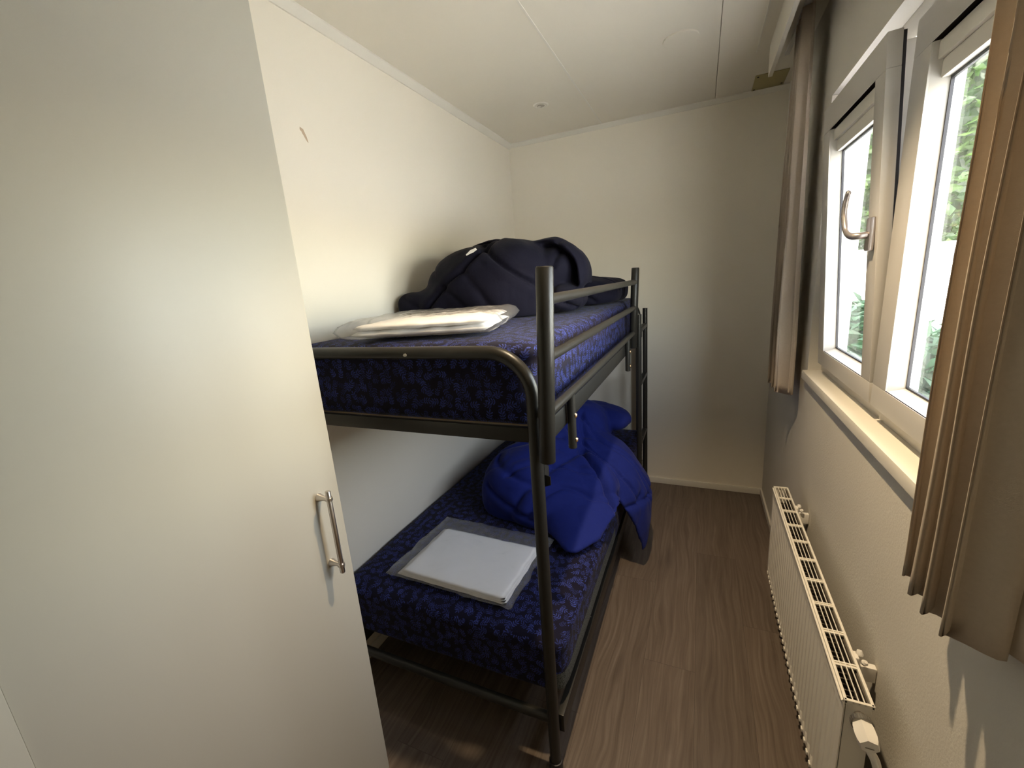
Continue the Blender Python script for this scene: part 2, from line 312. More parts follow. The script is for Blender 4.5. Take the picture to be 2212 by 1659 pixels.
def sash(y0, y1, sw0, sw1, tilt, name='sash'):
    """y0<y1 outer edges, sw = stile widths at y0 / y1 side; face at x 1.655, hinge at the bottom when tilted"""
    z0, z1, xf = 1.098, 1.968, 1.653
    zb, zt = z0 + .057, z1 - .075
    piv = Vector((xf + .02, 0, z0)); T = Matrix.Translation(piv) @ Matrix.Rotation(-tilt, 4, 'Y') @ Matrix.Translation(-piv)
    e = empty(name, T @ Vector((xf, (y0 + y1) / 2, z0)), win)
    b = MB(); t = .029
    def frame(x0, x1, a0, a1, c0, c1, i0, i1, k0, k1, bev):
        b.box(x0, x1, a0, a1, c0, k0, bev, T); b.box(x0, x1, a0, a1, k1, c1, bev, T)
        b.box(x0, x1, a0, i0, k0, k1, bev, T); b.box(x0, x1, i1, a1, k0, k1, bev, T)
    A0, A1 = y0 + sw0, y1 - sw1
    frame(xf, xf + t, y0, y1, z0, z1, A0, A1, zb, zt, .002)
    frame(xf + t, xf + .062, y0 + .022, y1 - .022, z0 + .020, z1 - .02, A0, A1, zb, zt, 0)
    # sloped glazing bead round the opening
    for q in (0, 1):
        yy = (A0, A1)[q]; sgn = (1, -1)[q]
        b.poly([T @ Vector(p) for p in ((xf + .004, yy, zb), (xf + .036, yy + sgn * .012, zb + .012), (xf + .036, yy, zb))], T.to_3x3() @ Vector((0, 0, zt - zb)))
    b.poly([T @ Vector(p) for p in ((xf + .004, A0, zb), (xf + .036, A0, zb + .012), (xf + .036, A0, zb))], T.to_3x3() @ Vector((0, A1 - A0, 0)))
    b.build('sash_frame', 'upvc', e, 40)
    b = MB(); k = .0035
    for (a0, a1, c0, c1) in ((A0, A1, zb + .010, zb + .016), (A0, A1, zt - .078, zt - .071), (A0 + .010, A0 + .014, zb + .012, zt), (A1 - .014, A1 - .010, zb + .012, zt)):
        b.box(xf + .034, xf + .040, a0, a1, c0, c1, 0, T)
    # seals on the back of the sash rebate
    b.box(xf + t, xf + t + .007, y0 + .004, y0 + .012, z0 + .01, z1 - .01, 0, T); b.box(xf + t, xf + t + .007, y1 - .012, y1 - .004, z0 + .01, z1 - .01, 0, T)
    b.box(xf + t, xf + t + .007, y0 + .004, y1 - .004, z1 - .012, z1 - .004, 0, T)
    b.build('seal', 'gasket', e)
    b = MB(); b.box(xf + .038, xf + .052, A0 + .001, A1 - .001, zb + .001, zt - .001, 0, T); b.build('glass_pane', 'glass', e)
    b = MB(); b.box(xf + .012, xf + .036, A0, A1, zt - .036, zt - .002, .003, T); b.box(xf + .020, xf + .036, A0, A1, zt - .072, zt - .036, .003, T); b.build('blind_cassette', 'trim', e, 40)
    b = MB(); b.box(xf + .0385, xf + .041, A0 + .001, A0 + .035, zb, zt - .08, 0, T) if False else None
    return e, T
e, T = sash(Ly0, Ly1, .068, .075, R(3.2))
hb = T @ Vector((1.653, -1.572, 1.545))
b = MB(); b.box(hb.x - .012, hb.x + .001, hb.y - .016, hb.y + .016, hb.z - .052, hb.z + .030, .005); b.build('handle_plate', 'alu', e, 50)
pts = [(hb.x - .010, hb.y, hb.z - .012), (hb.x - .030, hb.y + .001, hb.z - .013), (hb.x - .042, hb.y + .016, hb.z - .010), (hb.x - .046, hb.y + .040, hb.z + .006), (hb.x - .048, hb.y + .052, hb.z + .030), (hb.x - .049, hb.y + .058, hb.z + .056), (hb.x - .048, hb.y + .054, hb.z + .084), (hb.x - .047, hb.y + .044, hb.z + .104)]
def spline(pts, n=8):
    P = [Vector(p) for p in pts]; P = [2 * P[0] - P[1]] + P + [2 * P[-1] - P[-2]]; out = []
    for i in range(1, len(P) - 2):
        for k in range(n):
            t = k / n; a, b_, c, d = P[i - 1:i + 3]
            out.append(.5 * ((2 * b_) + (c - a) * t + (2 * a - 5 * b_ + 4 * c - d) * t * t + (3 * b_ - a - 3 * c + d) * t ** 3))
    return out + [P[-2]]
sp = spline(pts, 6); b = MB(); b.tube(sp, [.009 - .002 * i / len(sp) for i in range(len(sp) - 1)] + [.004], 16); b.build('handle_lever', 'alu', e, 60)
sash(Ry0, Ry1, .068, .085, 0)

# ------------------------------------------------------------------ wardrobe on the left
wd = empty('wardrobe', (.2, -2.84, 0)); tag(wd, 'tall plain cream wardrobe filling the left foreground, bar handle on its door', 'wardrobe')
WX = .41
b = MB(); b.box(.0, WX - .021, YB, -2.262, .08, H - .032, .001); b.box(.0, WX - .05, YB, -2.29, 0, .08); b.build('carcass', 'ward', wd)
b = MB(); b.box(WX - .019, WX, -2.8388, -2.258, .083, H - .004, .0012); d1 = b.build('door', 'ward', wd, 40)
b = MB(); b.box(WX - .019, WX + .003, -3.42, -2.8392, .083, H - .004, .0016); b.build('door', 'ward', wd, 40)
hx, hy = WX + .033, -2.318
b = MB(); hz0, hz1 = .815, 1.035
b.tube([(hx, hy, hz0), (hx, hy, hz0 + .0015), (hx, hy, hz1 - .0015), (hx, hy, hz1)], [.0052, .0062, .0062, .0052], 24)
for z in (hz0 + .021, hz1 - .021):
    b.lathe([(.0062, -.004), (.0082, -.0035), (.0085, 0), (.0082, .0035), (.0062, .004)], (hx, hy, z))
    b.lathe([(.0105, 0), (.0098, .002), (.0062, .015), (.0055, .028)], (WX, hy, z), (1, 0, 0), 24)
b.build('handle', 'steel', d1, 50)

# ------------------------------------------------------------------ bunk bed
bed = empty('bunk_bed', (.45, -1.03, 0)); tag(bed, 'black tubular metal bunk bed standing along the left wall', 'bunk bed')
BX0, BX1 = .035, .862
def end_frame(y):
    b = MB(); r = .115; zt = 1.313
    top = [(BX0, y, .012), (BX0, y, .4), (BX0, y, .9)] + arc((BX0 + r, y, zt - r), r, math.pi, math.pi / 2, 12, (1, 0, 0), (0, 0, 1)) + arc((BX1 - r, y, zt - r), r, math.pi / 2, 0, 12, (1, 0, 0), (0, 0, 1)) + [(BX1, y, .9), (BX1, y, .4), (BX1, y, .012)]
    b.tube(top, .0175, 24); o = b.build('end_frame', 'metal', bed, 50)
    for x in (BX0, BX1):
        b = MB(); b.lathe([(.021, 0), (.022, .004), (.0205, .035), (.0175, .036)], (x, y, 0)); b.build('foot_cap', 'gasket', o, 50)
    b = MB(); s = .0 
    b.box(BX0 + .015, BX1 - .015, y - .009, y + .009, 1.083, 1.122, .003); b.build('cross_bar', 'metal', o, 40)
    b = MB(); b.tube([(BX0, y, .205), (.45, y, .198), (BX1, y, .195)], .0155, 20); b.build('cross_bar', 'metal', o, 50)
YN, YF = -2.03, -.055
end_frame(YN); end_frame(YF)
b = MB(); b.poly([(.499, YN - .0174, 1.3085), (.502, YN - .0174, 1.3135), (.508, YN - .0172, 1.3145), (.512, YN - .0174, 1.311), (.510, YN - .0174, 1.3065), (.503, YN - .0174, 1.3055)], (0, -.0009, 0)); b.build('paint_chip', 'tag', bed)
for x in (BX0 + .002, BX1 + .015):
    for z, h in ((1.072, .058 if x > .5 else .030), (.135, .062)):
        b = MB(); b.box(x - .010, x + .013, YN + .016, YF - .016, z, z + h, .003); b.box(x - .010 if x > .5 else x - .01, x + .013, YN + .016, YF - .016, z, z + .004)
        b.build('side_rail', 'metal', bed, 40)
for z in (1.105, .232):
    for i in range(14):
        b = MB(); y = YN + .10 + i * (YF - YN - .2) / 13; b.box(BX0 + .012, BX1 - .0, y - .03, y + .03, z - .008, z, .002); b.build('slat', 'slat', bed)
# stacking bracket on the near leg
b = MB(); b.poly([(BX1 + .012, YN + .012, .955), (BX1 + .012, YN + .046, .975), (BX1 + .012, YN + .046, 1.0), (BX1 + .012, YN + .012, 1.02)], (.003, 0, 0)); b.poly([(BX1 + .012, YN + .012, .955), (BX1 + .03, YN + .012, .962), (BX1 + .03, YN + .012, .985), (BX1 + .012, YN + .012, .99)], (0, .003, 0)); b.build('hook_plate', 'metal', bed)
# guard rail, leaning slightly outwards
gr = empty('guard_rail', (.90, -1.3, 1.05), bed)
def gx(z): return .899 + .040 * (z - 1.0)
GY0, GY1 = -2.056, -.603
for i, y in enumerate((GY0, GY1)):
    z0 = 1.045 if i == 0 else 1.085
    b = MB(); b.tube([(gx(z0), y, z0), (gx(z0 + .002), y, z0 + .002), (gx(1.506), y, 1.506), (gx(1.5095), y, 1.5095)], [.018, .020, .020, .0175], 28); b.build('guard_post', 'metal', gr, 50)
for z in (1.436, 1.303, 1.168):
    b = MB(); b.tube([(gx(z), GY0, z), (gx(z), GY1, z)], .0128, 20); b.build('guard_bar', 'metal', gr, 50)
for y in (-1.845, -.795):
    b = MB(); b.tube([(.905, y, 1.168), (.905, y, 1.0), (.905, y, .998)], [.0125, .0125, .010], 20); b.build('clamp_leg', 'metal', gr, 50)
    for z in (1.024, 1.098):
        b = MB(); b.lathe([(.0075, 0), (.0075, .002), (.005, .0045), (.001, .005)], (.9165, y, z), (1, 0, 0), 16); b.build('screw', 'brass', gr, 50)
# ladder on the long side
la = empty('ladder', (.93, -.4, 0), bed)
for y, z in ((-.545, 1.262), (-.255, 1.272)):
    b = MB(); b.tube([(.928, y, .095), (.928, y, z)], .0145, 20); b.build('ladder_rail', 'metal', la, 50)
for z in (.16, .50, .865, 1.17):
    b = MB(); b.box(.915, .941, -.533, -.267, z - .010, z + .012, .003); b.build('rung', 'metal', la, 40)

# ------------------------------------------------------------------ mattresses
def mattress(name, x0, x1, y0, y1, z0, z1, r, crown, border):
    nx, ny, nz = 36, 76, 10; bm = bmesh.new(); bmesh.ops.create_cube(bm, size=2.0)
    bmesh.ops.subdivide_edges(bm, edges=bm.edges[:], cuts=23, use_grid_fill=True)
    hx_, hy_, hz_ = (x1 - x0) / 2, (y1 - y0) / 2, (z1 - z0) / 2
    for v in bm.verts:
        def sp_(t, h): # cluster samples near the edges
            return math.copysign(1 - (1 - abs(t)) ** 1.6, t) * h
        p = Vector((sp_(v.co.x, hx_), sp_(v.co.y, hy_), sp_(v.co.z, hz_)))
        q = Vector((max(-hx_ + r, min(hx_ - r, p.x)), max(-hy_ + r, min(hy_ - r, p.y)), max(-hz_ + r * .7, min(hz_ - r * .7, p.z))))
        d = p - q
        if d.length > 1e-6: d = Vector((d.x, d.y, d.z / .7)); d = d.normalized() * r * min(1, max(abs(d.x), abs(d.y), abs(d.z)) / r); p = q + Vector((d.x, d.y, d.z * .7))
        u, t = p.x / hx_, p.y / hy_
        if p.z > 0: p.z += crown * (1 - u * u) * (1 - t * t) + .0045 * noise.noise(Vector((p.x * 5, p.y * 4, 3)))
        p.x += .004 * noise.noise(Vector((p.y * 6, p.z * 12, 1))); p.y += .004 * noise.noise(Vector((p.x * 7, p.z * 12, 5)))
        v.co = p + Vector(((x0 + x1) / 2, (y0 + y1) / 2, (z0 + z1) / 2))
    me = bpy.data.meshes.new(name); bm.to_mesh(me); bm.free()
    o = finish(me, name, ['sprig', 'mesh'], None, 180, True)
    if border:
        for p in me.polygons:
            c = p.center
            if c.z < z0 + border and c.x > x1 - .03 and c.y < -1.1: p.material_index = 1
    return o
o = mattress('mattress', .012, .861, -2.007, -.078, 1.107, 1.332, .045, .006, 0); tag(o, 'thick mattress in dark navy leaf print on the upper bunk', 'mattress', 'leaf print mattresses')
o = mattress('mattress', .012, .893, -1.995, -.080, .233, .432, .045, .006, .085); tag(o, 'mattress in dark navy leaf print on the lower bunk', 'mattress', 'leaf print mattresses')

# ------------------------------------------------------------------ duvets
def ell(bm, c, r, rot=(0, 0, 0), e=1.0, seg=40):
    me = bmesh.ops.create_uvsphere(bm, u_segments=seg, v_segments=seg // 2, radius=1.0)['verts']
    from mathutils import Euler
    Rm = Euler([R(a) for a in rot]).to_matrix()
    for v in me:
        p = v.co
        if e != 1.0: p = Vector([math.copysign(abs(a) ** e, a) for a in p])
        v.co = Vector(c) + Rm @ Vector((p.x * r[0], p.y * r[1], p.z * r[2]))
def sheet(bm, ctrl, th, n=7):
    """a padded piece of cloth through a grid of control points"""
    rows = [spline(r_, n) for r_ in ctrl]; cols = list(zip(*rows)); G = [spline(c_, n) for c_ in cols]
    nu, nv = len(G), len(G[0]); top = []; bot = []
    for i in range(nu):
        a = []; b_ = []
        for j in range(nv):
            du = G[min(i + 1, nu - 1)][j] - G[max(i - 1, 0)][j]; dv = G[i][min(j + 1, nv - 1)] - G[i][max(j - 1, 0)]
            nn = du.cross(dv).normalized(); ed = min(i, nu - 1 - i, j, nv - 1 - j); t = th * (.35 + .65 * min(1, ed / 4)) / 2
            a.append(bm.verts.new(G[i][j] + nn * t)); b_.append(bm.verts.new(G[i][j] - nn * t))
        top.append(a); bot.append(b_)
    for i in range(nu - 1):
        for j in range(nv - 1):
            bm.faces.new((top[i][j], top[i + 1][j], top[i + 1][j + 1], top[i][j + 1])); bm.faces.new((bot[i][j], bot[i][j + 1], bot[i + 1][j + 1], bot[i + 1][j]))
    for i in range(nu - 1):
        bm.faces.new((top[i][0], bot[i][0], bot[i + 1][0], top[i + 1][0])); bm.faces.new((top[i][-1], top[i + 1][-1], bot[i + 1][-1], bot[i][-1]))
    for j in range(nv - 1):
        bm.faces.new((top[0][j], top[0][j + 1], bot[0][j + 1], bot[0][j])); bm.faces.new((top[-1][j], bot[-1][j], bot[-1][j + 1], top[-1][j + 1]))
def fuse(name, bm, m, voxel, smooth, seams, wr, floor_z=None):
    bmesh.ops.recalc_face_normals(bm, faces=bm.faces)
    me = bpy.data.meshes.new('tmp'); bm.to_mesh(me); bm.free(); o = bpy.data.objects.new('tmp', me); COL.objects.link(o)
    md = o.modifiers.new('r', 'REMESH'); md.mode = 'VOXEL'; md.voxel_size = voxel
    if smooth: ms = o.modifiers.new('s', 'SMOOTH'); ms.factor = .5; ms.iterations = smooth
    dg = bpy.context.evaluated_depsgraph_get(); dg.update(); me2 = bpy.data.meshes.new_from_object(o.evaluated_get(dg)); bpy.data.objects.remove(o)
    n = len(me2.vertices); co = np.empty(n * 3); me2.vertices.foreach_get('co', co); co = co.reshape(-1, 3)
    no = np.empty(n * 3); me2.vertex_normals.foreach_get('vector', no); no = no.reshape(-1, 3)
    d = np.zeros(n)
    for pl, ax, wd_, dp, cond in seams:      # seam polylines, distance measured in the plane across axis ax
        ii = [i for i in range(3) if i != ax]; P = co[:, ii]; best = np.full(n, 9.)
        for a, c in zip(pl, pl[1:]):
            a = np.array(a); c = np.array(c); ab = c - a; t = np.clip(((P - a) @ ab) / (ab @ ab), 0, 1); best = np.minimum(best, np.linalg.norm(P - (a + t[:, None] * ab), axis=1))
        k = (no[:, ax] * cond > .12) if cond else np.ones(n, bool)
        d -= k * dp * np.exp(-(best / wd_) ** 2); d += k * dp * .22 * np.exp(-((best - wd_ * 3.2) / (wd_ * 2)) ** 2)
    amp, sc = wr
    for i in range(n):
        p = Vector(co[i]); q = p * sc; q.z *= .6
        d[i] += amp * (noise.noise(q) + .5 * noise.noise(q * 2.1 + Vector((7, 1, 4)))) - amp * .5 * max(0, .18 - abs(noise.noise(q * .9 + Vector((3, 9, 2))))) / .18
    co = co + no * d[:, None]
    if floor_z is not None: 
        k = floor_z(co); co[:, 2] = np.where(k > -5, np.maximum(co[:, 2], k), co[:, 2])
    co[:, 0] = np.maximum(co[:, 0], .004)
    me2.vertices.foreach_set('co', co.reshape(-1)); me2.update()
    return finish(me2, name, m, None, 180)
# upper
bm = bmesh.new()
ell(bm, (.36, -1.17, 1.42), (.30, .27, .235), (0, 0, 10), .85)
ell(bm, (.47, -1.15, 1.50), (.17, .22, .170), (0, 8, 0), .9)
ell(bm, (.22, -1.13, 1.50), (.15, .20, .125), (0, -20, 0))
ell(bm, (.20, -1.32, 1.40), (.16, .14, .10), (0, 0, 20))
ell(bm, (.62, -1.03, 1.51), (.11, .19, .115), (0, 18, 0), .9)
ell(bm, (.66, -1.10, 1.395), (.115, .17, .065), (0, 0, 0), .85)
ell(bm, (.60, -.62, 1.40), (.24, .24, .085), (0, 3, -10), .75)
ell(bm, (.74, -.50, 1.40), (.12, .14, .075), (0, 4, -10), .7)
ell(bm, (.088, -1.33, 1.400), (.082, .13, .070), (0, 0, 0), .6)
sheet(bm, [[(.05, -1.05, 1.50), (.14, -1.06, 1.62), (.28, -1.08, 1.675), (.44, -1.08, 1.665)], [(.05, -.95, 1.50), (.14, -.96, 1.61), (.28, -.97, 1.665), (.44, -.98, 1.66)], [(.06, -.86, 1.46), (.14, -.86, 1.57), (.28, -.86, 1.62), (.44, -.87, 1.62)]], .026)
sheet(bm, [[(.56, -1.15, 1.645), (.66, -1.16, 1.635), (.745, -1.16, 1.56), (.765, -1.16, 1.45)], [(.57, -1.05, 1.65), (.67, -1.05, 1.635), (.755, -1.05, 1.56), (.765, -1.05, 1.45)], [(.57, -.9, 1.63), (.67, -.88, 1.61), (.74, -.88, 1.54), (.75, -.88, 1.45)]], .03)
seamA = [(.36, 1.66), (.427, 1.615), (.55, 1.52), (.649, 1.442), (.75, 1.36)]
seamB = [(.43, 1.66), (.401, 1.612), (.349, 1.543), (.257, 1.484), (.213, 1.427), (.17, 1.36)]
seamC = [(.257, 1.484), (.33, 1.42), (.39, 1.36)]; seamD = [(.349, 1.543), (.42, 1.46), (.47, 1.38)]
seamE = [(.10, 1.60), (.20, 1.52), (.257, 1.484)]; seamF = [(.06, 1.45), (.15, 1.40), (.22, 1.36)]
sm = [(s_, 1, .008, .016, -1) for s_ in (seamA, seamB)] + [(s_, 1, .012, .008, -1) for s_ in (seamC, seamD, seamE, seamF)]
sm += [([(.55, -1.9), (.70, -1.0), (.62, -.3)], 2, .010, .012, 1), ([(.3, -.75), (.9, -.62)], 2, .010, .012, 1)]
du = fuse('duvet', bm, 'duvet_navy', .0085, 6, sm, (.005, 5.0), lambda c: np.where(c[:, 0] < .95, 1.3435, -9))
tag(du, 'crumpled dark navy quilted duvet heaped on the upper bunk', 'duvet')
b = MB(); b.poly([(.350, -1.378, 1.605), (.361, -1.358, 1.622), (.378, -1.340, 1.631), (.375, -1.354, 1.615)], (.004, .010, -.012)); b.build('white_label', 'tag', du)
# lower
bm = bmesh.new()
ell(bm, (.50, -1.12, .50), (.22, .33, .20), (0, 0, -12), .85)
ell(bm, (.66, -1.20, .50), (.20, .30, .14), (0, 12, -35), .9)
ell(bm, (.52, -.98, .58), (.19, .22, .16), (0, 0, 0), .9)
ell(bm, (.60, -.72, .60), (.18, .24, .19), (12, 0, -10), .9)
ell(bm, (.69, -.52, .66), (.20, .15, .070), (0, 5, -20), .9)
ell(bm, (.52, -.55, .52), (.26, .26, .10), (0, 0, 0), .8)
sheet(bm, [[(.44, -1.40, .462), (.66, -1.48, .462), (.80, -1.60, .462), (.89, -1.50, .465)],
           [(.42, -1.28, .60), (.62, -1.35, .555), (.80, -1.40, .50), (.92, -1.30, .47)],
           [(.42, -1.10, .68), (.60, -1.12, .64), (.78, -1.20, .55), (.925, -1.17, .475)]], .045)
sheet(bm, [[(.64, -.98, .62), (.74, -1.06, .54), (.87, -1.12, .475), (.950, -1.10, .36), (.985, -1.06, .24), (1.000, -1.02, .125)],
           [(.66, -.82, .70), (.78, -.88, .62), (.92, -.95, .53), (.985, -.96, .40), (1.01, -.96, .28), (1.012, -.96, .15)],
           [(.66, -.66, .66), (.78, -.70, .60), (.90, -.76, .53), (.985, -.80, .41), (1.00, -.82, .32), (1.005, -.84, .24)],
           [(.64, -.55, .56), (.76, -.58, .50), (.87, -.64, .48), (.950, -.70, .42), (.97, -.73, .37), (.975, -.76, .32)]], .042)
sm = [([(.64, -.92), (.80, -1.00), (.92, -1.045), (.985, -1.03), (.995, -.99)], 2, .006, .016, 0), ([(.66, -.97), (.80, -1.045), (.90, -1.08)], 2, .005, .012, 1), ([(.62, -.80), (.80, -.90), (1.02, -.92)], 2, .008, .014, 1), ([(.55, -1.52), (.70, -1.35), (.90, -1.27)], 2, .009, .012, 1), ([(.45, -1.38), (.62, -1.25), (.82, -1.20)], 2, .008, .010, 1), ([(.40, -1.62), (.60, -1.35), (.72, -1.05), (.66, -.8)], 2, .012, .012, 1), ([(.97, -1.33), (.80, -1.13), (.68, -1.0), (.62, -.93)], 2, .014, .040, 1),
      ([(.3, -1.2), (.62, -1.05)], 2, .012, .012, 1), ([(.70, -.90), (1.05, -.85)], 2, .010, .012, 1), ([(-1.1, .40), (-.7, .36)], 0, .010, .012, 1),
      ([(.36, .58), (.50, .52), (.66, .47)], 1, .010, .014, -1), ([(.36, .66), (.48, .64), (.60, .60)], 1, .010, .010, -1)]
def low_floor(c): return np.where(c[:, 0] < .90, .4435, -9)
du2 = fuse('duvet', bm, 'duvet_blue', .0085, 5, sm, (.0065, 8.0), low_floor)
tag(du2, 'royal blue quilted duvet sliding off the lower bunk, one corner hanging to the floor', 'duvet')

# ------------------------------------------------------------------ packed linen
def pack(label, cx, cy, z, lx, ly, rot, h, bagx, bagy, nl, pf):
    e = empty('packed_linen', (cx, cy, z)); tag(e, label, 'linen pack', 'bed linen packs on the bunks'); c, s = math.cos(R(rot)), math.sin(R(rot))
    def slab(bm, lx, ly, h, zz, amp, seed, n=26, puff=.6, shift=(0, 0)):
        g_ = {}
        for top in (0, 1):
            for i in range(n + 1):
                for j in range(n + 1):
                    u, v = i / n * 2 - 1, j / n * 2 - 1; ed = min(1, (1 - max(abs(u), abs(v))) * 6) ** puff if max(abs(u), abs(v)) < 1 else 0
                    x, y = u * lx / 2 + shift[0], v * ly / 2 + shift[1]; nz = noise.noise(Vector((x * 16 + seed, y * 16, seed))) + .6 * noise.noise(Vector((x * 40, y * 34 + seed, 2))); k = .5 + .5 * math.sin(x * 30 + 5 * noise.noise(Vector((x * 9, y * 9, seed))))
                    zz_ = zz + h * .5 + (h * .5 * ed + amp * nz * ed if top else -h * .5 * ed)
                    x += amp * 1.2 * noise.noise(Vector((y * 20, seed, 1))); y += amp * 1.2 * noise.noise(Vector((x * 20, seed, 7)))
                    g_[top, i, j] = bm.verts.new((cx + c * x - s * y, cy + s * x + c * y, max(z + .001, z + zz_)))
        for i in range(n):
            for j in range(n):
                bm.faces.new([g_[1, a, b_] for a, b_ in ((i, j), (i + 1, j), (i + 1, j + 1), (i, j + 1))]); bm.faces.new([g_[0, a, b_] for a, b_ in ((i, j), (i, j + 1), (i + 1, j + 1), (i + 1, j))])
        for k in range(n):
            for q in (((k, 0), (k + 1, 0)), ((k + 1, n), (k, n)), ((0, k + 1), (0, k)), ((n, k), (n, k + 1))):
                try: bm.faces.new((g_[0, q[0][0], q[0][1]], g_[0, q[1][0], q[1][1]], g_[1, q[1][0], q[1][1]], g_[1, q[0][0], q[0][1]]))
                except ValueError: pass
    k = nl; hh = (h - .012) / k
    b = MB()
    for i in range(k): slab(b.bm, lx - .012 * i, ly - .008 * i, hh + .002, .004 + i * hh, pf, 3 + i + cx * 9, 26, .25 if nl > 2 else .55, (.004 * i, -.003 * i))
    b.build('folded_linen', 'linen', e, 180)
    b = MB(); slab(b.bm, bagx, bagy, h + .006, .001, .006, 11 + cy, 40, .45, (0, .02)); b.build('plastic_bag', 'film', e, 180)
    return e
pack('white bed linen in a crinkled clear plastic bag on the upper bunk', .415, -1.735, 1.3425, .43, .40, 16, .052, .50, .50, 2, .006)
pack('flat white folded bed linen in a clear plastic bag on the lower bunk', .452, -1.752, .4425, .455, .315, -2, .036, .52, .40, 3, .0028)

# ------------------------------------------------------------------ curtains
def curtain(name, label, ys, xc, amp, ztop, zbot, npl, flare, seed, wrap=False):
    n = npl * 14; rows = 40; bm = bmesh.new(); F_, Bk = [], []
    y0, y1 = ys
    for i in range(rows + 1):
        t = i / rows; z = ztop + (zbot - ztop) * t; f = []; g2 = []
        for j in range(n + 1):
            u = j / n; ph = u * npl * 2 * math.pi + .5 * math.sin(seed + u * 5); yc = (y0 + y1) / 2; wd_ = (y1 - y0) * (1 - flare + flare * t)
            y = yc + (u - .5) * wd_
            a = amp * (.55 + .45 * t) * (1 + .35 * noise.noise(Vector((u * npl * .7, seed, t * .8))))
            x = xc + a * math.sin(ph) + .006 * noise.noise(Vector((u * 6, t * 3, seed)))
            if wrap and u < .16: k_ = (1 - u / .16) ** 1.5; x = x * (1 - k_) + 1.632 * k_
            y += a * .45 * math.sin(2 * ph + .6) * t + .004 * noise.noise(Vector((u * 5, t * 3, seed + 5)))
            zz = z + (.006 * math.cos(ph) if i == rows else 0)
            f.append(bm.verts.new((x, y, zz))); g2.append(bm.verts.new((x + .0022, y, zz)))
        F_.append(f); Bk.append(g2)
    for A in (F_, Bk):
        for i in range(rows):
            for j in range(n): bm.faces.new((A[i][j], A[i][j + 1], A[i + 1][j + 1], A[i + 1][j]))
    for i in range(rows):
        for j in (0, n): bm.faces.new((F_[i][j], F_[i + 1][j], Bk[i + 1][j], Bk[i][j]))
    for j in range(n):
        for i in (0, rows): bm.faces.new((F_[i][j], F_[i][j + 1], Bk[i][j + 1], Bk[i][j]))
    bmesh.ops.recalc_face_normals(bm, faces=bm.faces); me = bpy.data.meshes.new(name); bm.to_mesh(me); bm.free()
    return tag(finish(me, name, 'curtain', None, 180), label, 'curtain', 'beige curtains at the window')
curtain('curtain', 'narrow beige curtain gathered at the far side of the window', (-.93, -.62), 1.570, .030, 2.384, .935, 4, .45, 1.0)
curtain('curtain', 'large beige curtain hanging in deep folds in the right foreground', (-2.315, -2.128), 1.583, .030, 2.384, .948, 4, .0, 4.0, True)

# ------------------------------------------------------------------ radiator
rd = empty('radiator', (1.563, -1.55, .15)); tag(rd, 'low white panel radiator with slotted top grille under the window', 'radiator')
RX0, RX1, RY0, RY1, RZ0, RZ1 = 1.538, 1.591, -2.052, -1.05, .158, .567
def ribbed(x, sgn, name):
    bm = bmesh.new(); n = 30; pit = (RY1 - RY0 - .03) / n; prof = []
    y = RY0 + .015; prof.append((x, RY0)); 
    for i in range(n): prof += [(x, y + pit * .10), (x + sgn * .004, y + pit * .30), (x + sgn * .004, y + pit * .70), (x, y + pit * .90)]; y += pit
    prof.append((x, RY1)); zs = [RZ0 + .004, RZ0 + .016, RZ0 + .03, RZ1 - .052, RZ1 - .042, RZ1 - .008]; G = []
    for k, z in enumerate(zs):
        f = 1 if 2 <= k <= 3 else 0
        G.append([bm.verts.new((x + (px_ - x) * f, yy, z)) for px_, yy in prof])
    for A, B in zip(G, G[1:]):
        for j in range(len(prof) - 1): bm.faces.new((A[j], A[j + 1], B[j + 1], B[j]))
    r_ = bmesh.ops.extrude_face_region(bm, geom=bm.faces[:]); 
    for v in r_['geom']:
        if isinstance(v, bmesh.types.BMVert): v.co.x += sgn * .0015 + sgn * .001
    bmesh.ops.recalc_face_normals(bm, faces=bm.faces); me = bpy.data.meshes.new(name); bm.to_mesh(me); bm.free(); return finish(me, name, 'rad', rd)
ribbed(RX0 + .0, 1, 'front_panel')
for i in range(30): # pressed tabs along the lower edge of the front panel
    y = RY0 + .03 + i * .0325; b = MB(); b.box(RX0 - .0035, RX0 + .003, y, y + .012, RZ0 - .001, RZ0 + .010, .001); b.build('edge_tab', 'rad', rd, 40)
b = MB(); b.box(RX0 + .004, RX1 - .004, RY0, RY0 + .003, RZ0 + .01, RZ1 - .006, .001); b.build('side_panel', 'rad', rd)
b = MB(); b.box(RX0 + .004, RX1 - .004, RY1 - .003, RY1, RZ0 + .01, RZ1 - .006, .001); b.build('side_panel', 'rad', rd)
b = MB(); b.box(RX1 - .008, RX1 - .003, RY0 + .004, RY1 - .004, RZ0 + .01, RZ1 - .012); b.build('back_panel', 'radin', rd)
b = MB(); n = 60
for i in range(n):
    y = RY0 + .03 + i * (RY1 - RY0 - .06) / n; b.box(RX0 + .012, RX1 - .012, y, y + .0035, RZ0 + .03, RZ1 - .05)
b.build('convector_fins', 'radin', rd)
b = MB(); z0, z1 = RZ1 - .004, RZ1; nc = 10; cl = (RY1 - RY0) / nc
b.box(RX0, RX0 + .0062, RY0, RY1, RZ1 - .010, z1, .0015); b.box(RX1 - .0062, RX1, RY0, RY1, RZ1 - .010, z1, .0015)
